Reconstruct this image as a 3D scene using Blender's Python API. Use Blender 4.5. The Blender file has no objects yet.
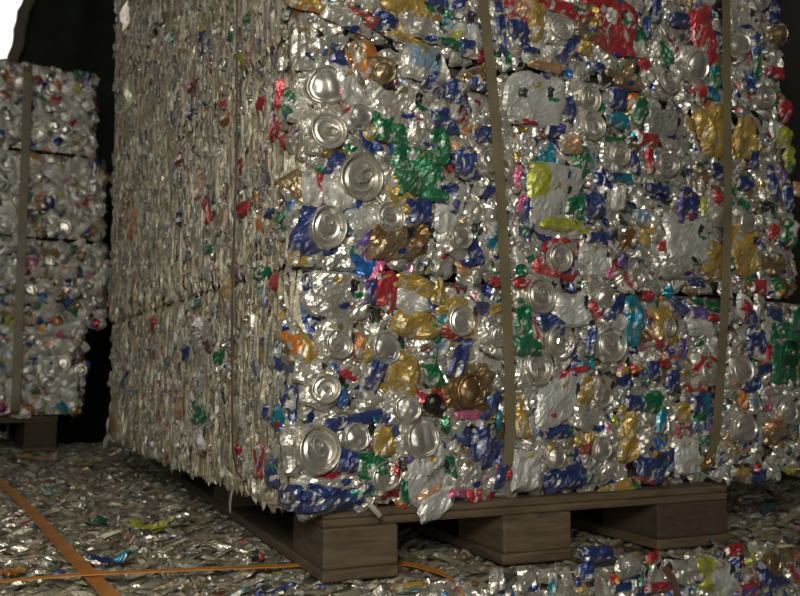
import bpy, math, random
import numpy as np
from mathutils import Vector, Matrix

sc = bpy.context.scene
COL = sc.collection
R_ = math.radians

# ------------------------------------------------------------------ camera, world, light, exposure
cam = bpy.data.objects.new('camera', bpy.data.cameras.new('camera'))
COL.objects.link(cam)
cam.data.sensor_width = 36.0
cam.data.lens = 858 / 800 * 36
cam.data.clip_start = 0.02
cam.location = (-.342, -.915, .236)
cam.rotation_euler = (R_(90 + 5.26), 0, R_(-27.8))
sc.camera = cam
cam.data.dof.use_dof = True
cam.data.dof.focus_distance = 1.08
cam.data.dof.aperture_fstop = 8.5

world = bpy.data.worlds.new('overcast_sky'); sc.world = world
world.use_nodes = True
wn = world.node_tree
bg = wn.nodes['Background']
bg.inputs[0].default_value = (1.0, .97, .90, 1)
bg.inputs[1].default_value = 1.6

def area(name, loc, target, sx, sy, power, col):
    l = bpy.data.lights.new(name, 'AREA'); l.shape = 'RECTANGLE'; l.size = sx; l.size_y = sy
    l.energy = power; l.color = col
    o = bpy.data.objects.new(name, l); COL.objects.link(o)
    o.location = loc
    o.rotation_euler = (Vector(target) - Vector(loc)).to_track_quat('-Z', 'Y').to_euler()
    return o
area('flash_like_lamp', (-.52, -1.02, .58), (.10, 0, .36), .20, .20, 6.6, (1.0, .95, .83))  # small flash-like lamp added close beside the camera, not a doorway
area('back_opening_daylight', (-1.9, 3.0, 2.2), (-.2, .6, 0), 1.2, 1.4, 2.6, (1.0, .97, .9))

sc.view_settings.view_transform = 'Standard'
sc.view_settings.look = 'None'
sc.view_settings.exposure = 0.0
sc.view_settings.gamma = 1.0
sc.view_settings.use_curve_mapping = False

# ------------------------------------------------------------------ materials
def newmat(name):
    m = bpy.data.materials.new(name); m.use_nodes = True
    nt = m.node_tree
    return m, nt, nt.nodes['Principled BSDF']

def foil(name, metallic, r0, r1, coat, bump, fine, chip=2.0, ink=0):
    m, nt, p = newmat(name)
    L = nt.links.new
    at = nt.nodes.new('ShaderNodeAttribute'); at.attribute_name = 'Col'
    tc = nt.nodes.new('ShaderNodeTexCoord')
    vo = nt.nodes.new('ShaderNodeTexVoronoi'); vo.feature = 'F1'; vo.inputs['Scale'].default_value = 170
    vo.inputs['Randomness'].default_value = 1
    nz = nt.nodes.new('ShaderNodeTexNoise'); nz.inputs['Scale'].default_value = fine; nz.inputs['Detail'].default_value = 3
    dr = nt.nodes.new('ShaderNodeTexNoise'); dr.inputs['Scale'].default_value = 22; dr.inputs['Detail'].default_value = 5
    L(tc.outputs['Object'], nz.inputs['Vector'])
    L(tc.outputs['Object'], dr.inputs['Vector'])
    wv = nt.nodes.new('ShaderNodeVectorMath'); wv.operation = 'MULTIPLY_ADD'
    wv.inputs[1].default_value = (.02, .02, .02)
    L(nz.outputs['Color'], wv.inputs[0]); L(tc.outputs['Object'], wv.inputs[2])
    L(wv.outputs[0], vo.inputs['Vector'])
    mx = nt.nodes.new('ShaderNodeMath'); mx.operation = 'MULTIPLY_ADD'; mx.inputs[1].default_value = .7
    L(vo.outputs['Distance'], mx.inputs[0]); L(nz.outputs['Fac'], mx.inputs[2])
    bp = nt.nodes.new('ShaderNodeBump'); bp.inputs['Strength'].default_value = bump; bp.inputs['Distance'].default_value = .002
    L(mx.outputs[0], bp.inputs['Height']); L(bp.outputs['Normal'], p.inputs['Normal'])
    # grime: brownish dust film that dulls the metal
    rp = nt.nodes.new('ShaderNodeMapRange'); rp.inputs[1].default_value = .45; rp.inputs[2].default_value = .8
    rp.inputs[3].default_value = 0; rp.inputs[4].default_value = .55
    L(dr.outputs['Fac'], rp.inputs[0])
    # broken print: chips of bare metal in the paint, chips of ink on the bare metal
    pn = nt.nodes.new('ShaderNodeTexNoise'); pn.inputs['Scale'].default_value = 48; pn.inputs['Detail'].default_value = 4; pn.inputs['Distortion'].default_value = 1.2
    L(tc.outputs['Object'], pn.inputs['Vector'])
    pr = nt.nodes.new('ShaderNodeMapRange'); pr.inputs[1].default_value = chip; pr.inputs[2].default_value = chip + .03
    L(pn.outputs['Fac'], pr.inputs[0])
    src = at.outputs['Color']
    m1 = nt.nodes.new('ShaderNodeMix'); m1.data_type = 'RGBA'; L(pr.outputs[0], m1.inputs[0]); L(src, m1.inputs[6]); m1.inputs[7].default_value = (.55, .54, .49, 1)
    src = m1.outputs[2]
    if ink:
        vc = nt.nodes.new('ShaderNodeTexVoronoi'); vc.inputs['Scale'].default_value = 95
        L(wv.outputs[0], vc.inputs['Vector'])
        sep = nt.nodes.new('ShaderNodeSeparateColor'); L(vc.outputs['Color'], sep.inputs[0])
        gt = nt.nodes.new('ShaderNodeMath'); gt.operation = 'GREATER_THAN'; gt.inputs[1].default_value = 1 - ink
        L(sep.outputs[0], gt.inputs[0])
        cr = nt.nodes.new('ShaderNodeValToRGB'); cr.color_ramp.interpolation = 'CONSTANT'
        cols = [(.03, .07, .30), (.42, .04, .05), (.45, .45, .42), (.05, .05, .05), (.40, .28, .06), (.03, .2, .1), (.42, .2, .22), (.1, .22, .35)]
        e = cr.color_ramp.elements
        e[0].position = 0; e[0].color = (*cols[0], 1); e[1].position = .16; e[1].color = (*cols[1], 1)
        for k in range(2, 8):
            q = e.new(.16 + .12 * (k - 1)); q.color = (*cols[k], 1)
        L(sep.outputs[1], cr.inputs[0])
        m2 = nt.nodes.new('ShaderNodeMix'); m2.data_type = 'RGBA'; L(gt.outputs[0], m2.inputs[0]); L(src, m2.inputs[6]); L(cr.outputs[0], m2.inputs[7])
        src = m2.outputs[2]
    mc = nt.nodes.new('ShaderNodeMix'); mc.data_type = 'RGBA'
    L(rp.outputs[0], mc.inputs[0]); L(src, mc.inputs[6]); mc.inputs[7].default_value = (.16, .135, .09, 1)
    L(mc.outputs[2], p.inputs['Base Color'])
    rr = nt.nodes.new('ShaderNodeMapRange'); rr.inputs[3].default_value = r0; rr.inputs[4].default_value = r1
    rr.inputs[1].default_value = .3; rr.inputs[2].default_value = .7
    L(dr.outputs['Fac'], rr.inputs[0]); L(rr.outputs[0], p.inputs['Roughness'])
    p.inputs['Metallic'].default_value = metallic
    p.inputs['Coat Weight'].default_value = coat
    p.inputs['Coat Roughness'].default_value = .15
    return m

M_BARE = foil('bare_crumpled_aluminium', .62, .17, .36, .0, .5, 80, 2.0, .11)
M_PRINT = foil('printed_aluminium', .35, .26, .45, .4, .5, 80, .585, .05)
M_LID = foil('smooth_lid_aluminium', .72, .2, .34, .0, .14, 40)
M_EDGE = foil('dull_edge_aluminium', .35, .38, .6, .0, .35, 90, .62, .0)

def wood(name, c0, c1, axis_scale):
    m, nt, p = newmat(name); L = nt.links.new
    tc = nt.nodes.new('ShaderNodeTexCoord'); mp = nt.nodes.new('ShaderNodeMapping')
    mp.inputs['Scale'].default_value = axis_scale
    nz = nt.nodes.new('ShaderNodeTexNoise'); nz.inputs['Scale'].default_value = 6; nz.inputs['Detail'].default_value = 6
    nz.inputs['Distortion'].default_value = .8
    L(tc.outputs['Object'], mp.inputs[0]); L(mp.outputs[0], nz.inputs['Vector'])
    cr = nt.nodes.new('ShaderNodeValToRGB'); cr.color_ramp.elements[0].color = (*c0, 1); cr.color_ramp.elements[1].color = (*c1, 1)
    cr.color_ramp.elements[0].position = .3; cr.color_ramp.elements[1].position = .7
    L(nz.outputs['Fac'], cr.inputs[0]); L(cr.outputs[0], p.inputs['Base Color'])
    p.inputs['Roughness'].default_value = .8
    bp = nt.nodes.new('ShaderNodeBump'); bp.inputs['Strength'].default_value = .4; bp.inputs['Distance'].default_value = .002
    L(nz.outputs['Fac'], bp.inputs['Height']); L(bp.outputs[0], p.inputs['Normal'])
    return m
M_WOOD = wood('weathered_pallet_wood', (.062, .042, .023), (.135, .095, .05), (3, 3, 20))
M_WOODB = wood('brown_chipboard_block', (.04, .026, .016), (.07, .045, .028), (8, 8, 30))

def plain(name, c, rough=.6, metal=0, ns=30, var=.25, bump=.2, bd=.002):
    m, nt, p = newmat(name); L = nt.links.new
    tc = nt.nodes.new('ShaderNodeTexCoord')
    nz = nt.nodes.new('ShaderNodeTexNoise'); nz.inputs['Scale'].default_value = ns; nz.inputs['Detail'].default_value = 5
    L(tc.outputs['Object'], nz.inputs['Vector'])
    cr = nt.nodes.new('ShaderNodeValToRGB')
    cr.color_ramp.elements[0].color = (*[v * (1 - var) for v in c], 1); cr.color_ramp.elements[0].position = .3
    cr.color_ramp.elements[1].color = (*[min(1, v * (1 + var)) for v in c], 1); cr.color_ramp.elements[1].position = .7
    L(nz.outputs['Fac'], cr.inputs[0]); L(cr.outputs[0], p.inputs['Base Color'])
    p.inputs['Roughness'].default_value = rough; p.inputs['Metallic'].default_value = metal
    bp = nt.nodes.new('ShaderNodeBump'); bp.inputs['Strength'].default_value = bump; bp.inputs['Distance'].default_value = bd
    L(nz.outputs['Fac'], bp.inputs['Height']); L(bp.outputs[0], p.inputs['Normal'])
    return m
M_STRAP = plain('khaki_strap', (.16, .135, .075), .45, .0, 14, .25)
M_RUST = plain('rusty_brown_strap', (.12, .065, .038), .6, .1, 25, .4)
M_ORANGE = plain('orange_strap', (.62, .24, .04), .45, 0, 20, .2)
M_TARP = plain('dark_green_black_tarpaulin', (.013, .017, .011), 1.0, 0, 8, .3, .1)
M_TARPE = plain('pale_tarpaulin_hem', (.10, .095, .06), .7, 0, 20, .2)
M_WALL = plain('dark_shed_wall', (.022, .02, .016), .9, 0, 6, .3)
M_FLOOR = plain('dirty_concrete_floor', (.06, .055, .045), .9, 0, 5, .3)
M_INK = plain('black_ink', (.02, .02, .02), .5)

# ------------------------------------------------------------------ colours of the can walls
PAL = dict(S=(.67, .64, .56), S2=(.54, .515, .435), LG=(.57, .565, .50), W=(.64, .63, .585), B=(.028, .05, .175), B2=(.025, .14, .42),
           G=(.018, .17, .075), R=(.42, .035, .045), R2=(.33, .07, .06), Y=(.46, .31, .075), YG=(.40, .42, .05),
           O=(.60, .20, .04), O2=(.55, .32, .18), P=(.60, .14, .28), PU=(.15, .09, .33), TE=(.015, .24, .34),
           LB=(.25, .36, .46), T2=(.36, .27, .15), N=(.26, .16, .07), K=(.03, .028, .025), K2=(.07, .07, .065))
WORD = dict(S='silver', S2='grey', LG='pale grey', W='white', B='dark blue', B2='bright blue', G='green', R='red', R2='dull red',
            Y='golden yellow', YG='yellow green', O='orange', O2='peach', P='pink', PU='purple', TE='teal', LB='light blue',
            T2='tan', N='brown', K='black', K2='dark grey')
METAL = ('S', 'S2', 'LG', 'T2', 'N')
RANDCOL = ['S'] * 42 + ['S2'] * 22 + ['LG'] * 16 + ['W'] * 7 + ['B'] * 6 + ['B2', 'G', 'G', 'R', 'R', 'R2', 'Y', 'Y', 'O', 'O2', 'P', 'PU', 'TE', 'LB', 'T2', 'T2', 'T2', 'N', 'N', 'K', 'YG']

# ------------------------------------------------------------------ mesh buffer
class Buf:
    def __init__(s):
        s.v = []; s.f = []; s.c = []; s.m = []; s.sm = []; s.n = 0
    def add(s, V, F, Cc, mat, smooth):
        s.v.append(np.asarray(V, float)); s.c.append(np.asarray(Cc, float))
        F = np.asarray(F, int)
        s.f.append(F + s.n); s.m.append(np.full(len(F), mat)); s.sm.append(np.full(len(F), smooth)); s.n += len(V)
    def merge(s, o, off=(0, 0, 0)):
        for i in range(len(o.v)):
            s.v.append(o.v[i] + np.array(off)); s.c.append(o.c[i]); s.f.append(o.f[i] + s.n); s.m.append(o.m[i]); s.sm.append(o.sm[i])
        s.n += o.n
    def build(s, name, parent=None, origin=(0, 0, 0), mats=None, base=(0, 0, 0)):
        V = np.concatenate(s.v) - np.array(origin); Cc = np.concatenate(s.c)
        F = [tuple(int(i) for i in r) for a in s.f for r in a]
        me = bpy.data.meshes.new(name)
        me.from_pydata(V.tolist(), [], F)
        for m in (mats or (M_BARE, M_PRINT, M_LID, M_EDGE)): me.materials.append(m)
        me.polygons.foreach_set('material_index', np.concatenate(s.m).astype(np.int32))
        me.polygons.foreach_set('use_smooth', np.concatenate(s.sm).astype(bool))
        at = me.color_attributes.new('Col', 'FLOAT_COLOR', 'POINT')
        at.data.foreach_set('color', np.concatenate([Cc, np.ones((len(Cc), 1))], 1).ravel().astype(np.float32))
        me.update()
        o = bpy.data.objects.new(name, me); COL.objects.link(o)
        o.location = Vector(origin) - Vector(base)
        if parent: o.parent = parent
        return o

def tagt(o, label, cat, group=None, kind=None):
    o['label'] = label; o['category'] = cat
    if group: o['group'] = group
    if kind: o['kind'] = kind
    return o

def vary(c, rng, a=.12):
    k = 1 + rng.uniform(-a, a)
    return np.clip(np.array(c) * k, 0, 1)

_gridcache = {}
def gridf(nx, ny):
    if (nx, ny) not in _gridcache:
        i, j = np.meshgrid(np.arange(nx - 1), np.arange(ny - 1), indexing='ij')
        a = (i * ny + j).ravel()
        _gridcache[(nx, ny)] = np.stack([a, a + ny, a + ny + 1, a + 1], 1)
    return _gridcache[(nx, ny)]

def sheet(w, h, nx, ny, c1, c2, rng, amp=.004, tuck=.008, wob=.16, frac=None, strip=False):
    """crumpled piece of can wall in local (a, b, out)"""
    s, t = np.meshgrid(np.linspace(-1, 1, nx), np.linspace(-1, 1, ny), indexing='ij')
    s = s.ravel(); t = t.ravel()
    rq = rng.uniform(.05, .36) if not strip else .2
    x = s * np.sqrt(1 - t * t * rq); y = t * np.sqrt(1 - s * s * rq)
    th = np.arctan2(y, x)
    rad = 1.03 + sum(rng.uniform(0, wob) / (k ** .4) * (2 * np.abs(((k * th / 6.2832 + rng.random()) % 1) - .5) * 2 - 1) for k in (2, 3, 5, 7))
    sh = rng.uniform(-.25, .25) * (not strip); x = x + y * sh
    x = x * rad; y = y * rad
    z = np.zeros_like(x)
    for k in range(5):
        a = rng.uniform(0, math.pi * 2); f = rng.uniform(.6, 2.6); ph = rng.uniform(0, 6)
        d = x * math.cos(a) + y * math.sin(a) + .15 * np.sin(3 * (x * math.sin(a) - y * math.cos(a)) + ph)
        z += rng.uniform(.3, 1) / (.6 + .4 * f) * (np.abs(((d * f + ph) % 2) - 1) - .5)
    z *= amp
    m = np.maximum(np.abs(s), np.abs(t))
    z += tuck * .25 - tuck * m ** 9
    z += (np.array([rng.random() for _ in range(len(x))]) - .5) * amp * (.30 if not strip else .2)
    V = np.stack([x * w / 2, y * h / 2, z], 1)
    a = rng.uniform(0, math.pi * 2)
    d = x * math.cos(a) + y * math.sin(a) + .25 * np.sin(4 * (y * math.cos(a) - x * math.sin(a)) + a * 3)
    fr = rng.uniform(.25, .8) if frac is None else frac
    mk = (d > fr)[:, None]
    C1 = vary(c1, rng); C2 = vary(c2, rng)
    Cc = np.where(mk, C2, C1)
    return V, gridf(nx, ny), Cc

def radial(prof, seg, R, c, rng, dent=.1, ell=.1):
    """disc from a (radius, height) profile, dented; local (a, b, out)"""
    nr = len(prof)
    th = np.linspace(0, 2 * math.pi, seg, endpoint=False)
    V = []
    for r, z in prof:
        V.append(np.stack([r * np.cos(th), r * np.sin(th), np.full(seg, z)], 1))
    V = np.concatenate(V)
    V = np.concatenate([V, [[0, 0, prof[-1][1]]]])
    F = []
    for i in range(nr - 1):
        for j in range(seg):
            k = (j + 1) % seg
            F.append((i * seg + j, i * seg + k, (i + 1) * seg + k, (i + 1) * seg + j))
    cidx = nr * seg
    for j in range(0, seg):
        k = (j + 1) % seg
        F.append(((nr - 1) * seg + j, (nr - 1) * seg + k, cidx, cidx))
    q = [tuple(f) if f[2] != f[3] else (f[0], f[1], f[2]) for f in F]
    a = rng.uniform(0, math.pi); b = rng.uniform(0, math.pi)
    e = 1 - rng.uniform(0, ell)
    x, y, z = V[:, 0].copy(), V[:, 1].copy(), V[:, 2].copy()
    d = x * math.cos(a) + y * math.sin(a); g = -x * math.sin(a) + y * math.cos(a)
    d *= e
    z += dent * rng.uniform(.3, 1) * np.abs(d - rng.uniform(-.4, .4)) - dent * .4
    z += dent * .5 * np.sin(g * 2.5 + rng.uniform(0, 6)) * (1 - np.clip(d * d, 0, 1))
    rr = 1 + .04 * np.sin(3 * np.arctan2(y, x) + b) * rng.random()
    x = (d * math.cos(a) - g * math.sin(a)) * rr; y = (d * math.sin(a) + g * math.cos(a)) * rr
    V = np.stack([x, y, z], 1) * R
    Cc = np.tile(vary(c, rng, .08), (len(V), 1))
    return V, q, Cc

LIDP = [(1.1, -.25), (1.04, .02), (1.02, .12), (.97, .15), (.92, .12), (.90, -.02), (.87, -.12), (.82, -.13), (.79, -.02), (.76, .015),
        (.66, .02), (.64, .045), (.60, .045), (.58, .015), (.40, .02), (.2, .02), (.05, .02)]
DOMP = [(1.12, -.3), (1.05, -.08), (1.0, .10), (.95, .13), (.90, .10), (.86, .02), (.80, .0), (.7, .06), (.55, .13), (.4, .18), (.25, .21), (.1, .22)]

def addr(B, V, q, Cc, mat, smooth=True):
    F4 = np.array([f for f in q if len(f) == 4]); F3 = np.array([f for f in q if len(f) == 3])
    n0 = B.n
    B.v.append(V); B.c.append(Cc); B.n += len(V)
    B.f.append(F4 + n0); B.m.append(np.full(len(F4), mat)); B.sm.append(np.full(len(F4), smooth))
    B.f.append(F3 + n0); B.m.append(np.full(len(F3), mat)); B.sm.append(np.full(len(F3), smooth))

def lid(R, rng, kind='L', col=None, seg=40):
    B = Buf()
    c = PAL['S'] if col is None else col
    V, q, Cc = radial(LIDP if kind == 'L' else DOMP, seg, R, c, rng, dent=.16 if kind == 'L' else .2, ell=.16)
    if kind == 'D':
        a = rng.uniform(0, 3.1); d = V[:, 0] / R * math.cos(a) + V[:, 1] / R * math.sin(a); g = V[:, 1] / R * math.cos(a) - V[:, 0] / R * math.sin(a)
        V[:, 2] += R * (.14 * np.abs(((d * 1.3 + rng.random() + .3 * g) % 1) - .5) + .07 * np.abs(((g * 1.9 + rng.random()) % 1) - .5))
    addr(B, V, q, Cc, 2)
    if kind == 'L':
        # ring-pull tab: oval ring with a hole, a nose plate and a rivet
        a = rng.uniform(0, 2 * math.pi); ca, sa = math.cos(a), math.sin(a)
        rings = [(1.0, .05), (.95, .10), (.72, .10), (.66, .05)]
        th = np.linspace(0, 2 * math.pi, 20, endpoint=False); W = []
        for k, z in rings:
            W.append(np.stack([.26 + .34 * k * np.cos(th), .24 * k * np.sin(th), np.full(20, z)], 1))
        W = np.concatenate(W)
        F = [(i * 20 + j, i * 20 + (j + 1) % 20, (i + 1) * 20 + (j + 1) % 20, (i + 1) * 20 + j) for i in range(3) for j in range(20)]
        W2 = np.array([[-.22, -.17, .1], [.12, -.22, .1], [.12, .22, .1], [-.22, .17, .1], [-.3, -.12, .03], [.1, -.26, .03], [.1, .26, .03], [-.3, .12, .03]])
        F2 = [(0, 1, 2, 3), (0, 3, 7, 4), (0, 4, 5, 1), (3, 2, 6, 7)]
        for WW, FF in ((W, F), (W2, F2)):
            X = WW.copy(); X[:, 0] = WW[:, 0] * ca - WW[:, 1] * sa; X[:, 1] = WW[:, 0] * sa + WW[:, 1] * ca
            X[:, 2] += .02
            B.add(X * R, FF, np.tile(vary(PAL['S'], rng, .05) * 1.1, (len(X), 1)), 2, False)
        th = np.linspace(0, 2 * math.pi, 10, endpoint=False)
        X = np.concatenate([np.stack([.09 * np.cos(th), .09 * np.sin(th), np.full(10, .12)], 1), np.stack([.05 * np.cos(th), .05 * np.sin(th), np.full(10, .17)], 1)])
        B.add(X * R, [(j, (j + 1) % 10, 10 + (j + 1) % 10, 10 + j) for j in range(10)], np.tile(PAL['S'], (20, 1)), 2, True)
    return B

# frames: local (a, b, out) -> world
def frame(kind):
    return {'F': ((1, 0, 0), (0, 0, 1), (0, -1, 0)),      # front face, looks towards -y
            'L': ((0, -1, 0), (0, 0, 1), (-1, 0, 0)),     # left face, looks towards -x
            'R': ((0, 1, 0), (0, 0, 1), (1, 0, 0)),
            'K': ((-1, 0, 0), (0, 0, 1), (0, 1, 0)),
            'T': ((1, 0, 0), (0, 1, 0), (0, 0, 1))}[kind] # top face

def place(B, kind, pos, rot=0, tilt=(0, 0)):
    A, Bv, N = [np.array(v, float) for v in frame(kind)]
    c, s = math.cos(R_(rot)), math.sin(R_(rot))
    pos = np.array(pos, float)
    for i in range(len(B.v)):
        v = B.v[i]
        a = v[:, 0] * c - v[:, 1] * s; b = v[:, 0] * s + v[:, 1] * c
        o = v[:, 2] + a * tilt[0] + b * tilt[1]
        B.v[i] = pos + a[:, None] * A + b[:, None] * Bv + o[:, None] * N
    return B

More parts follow.
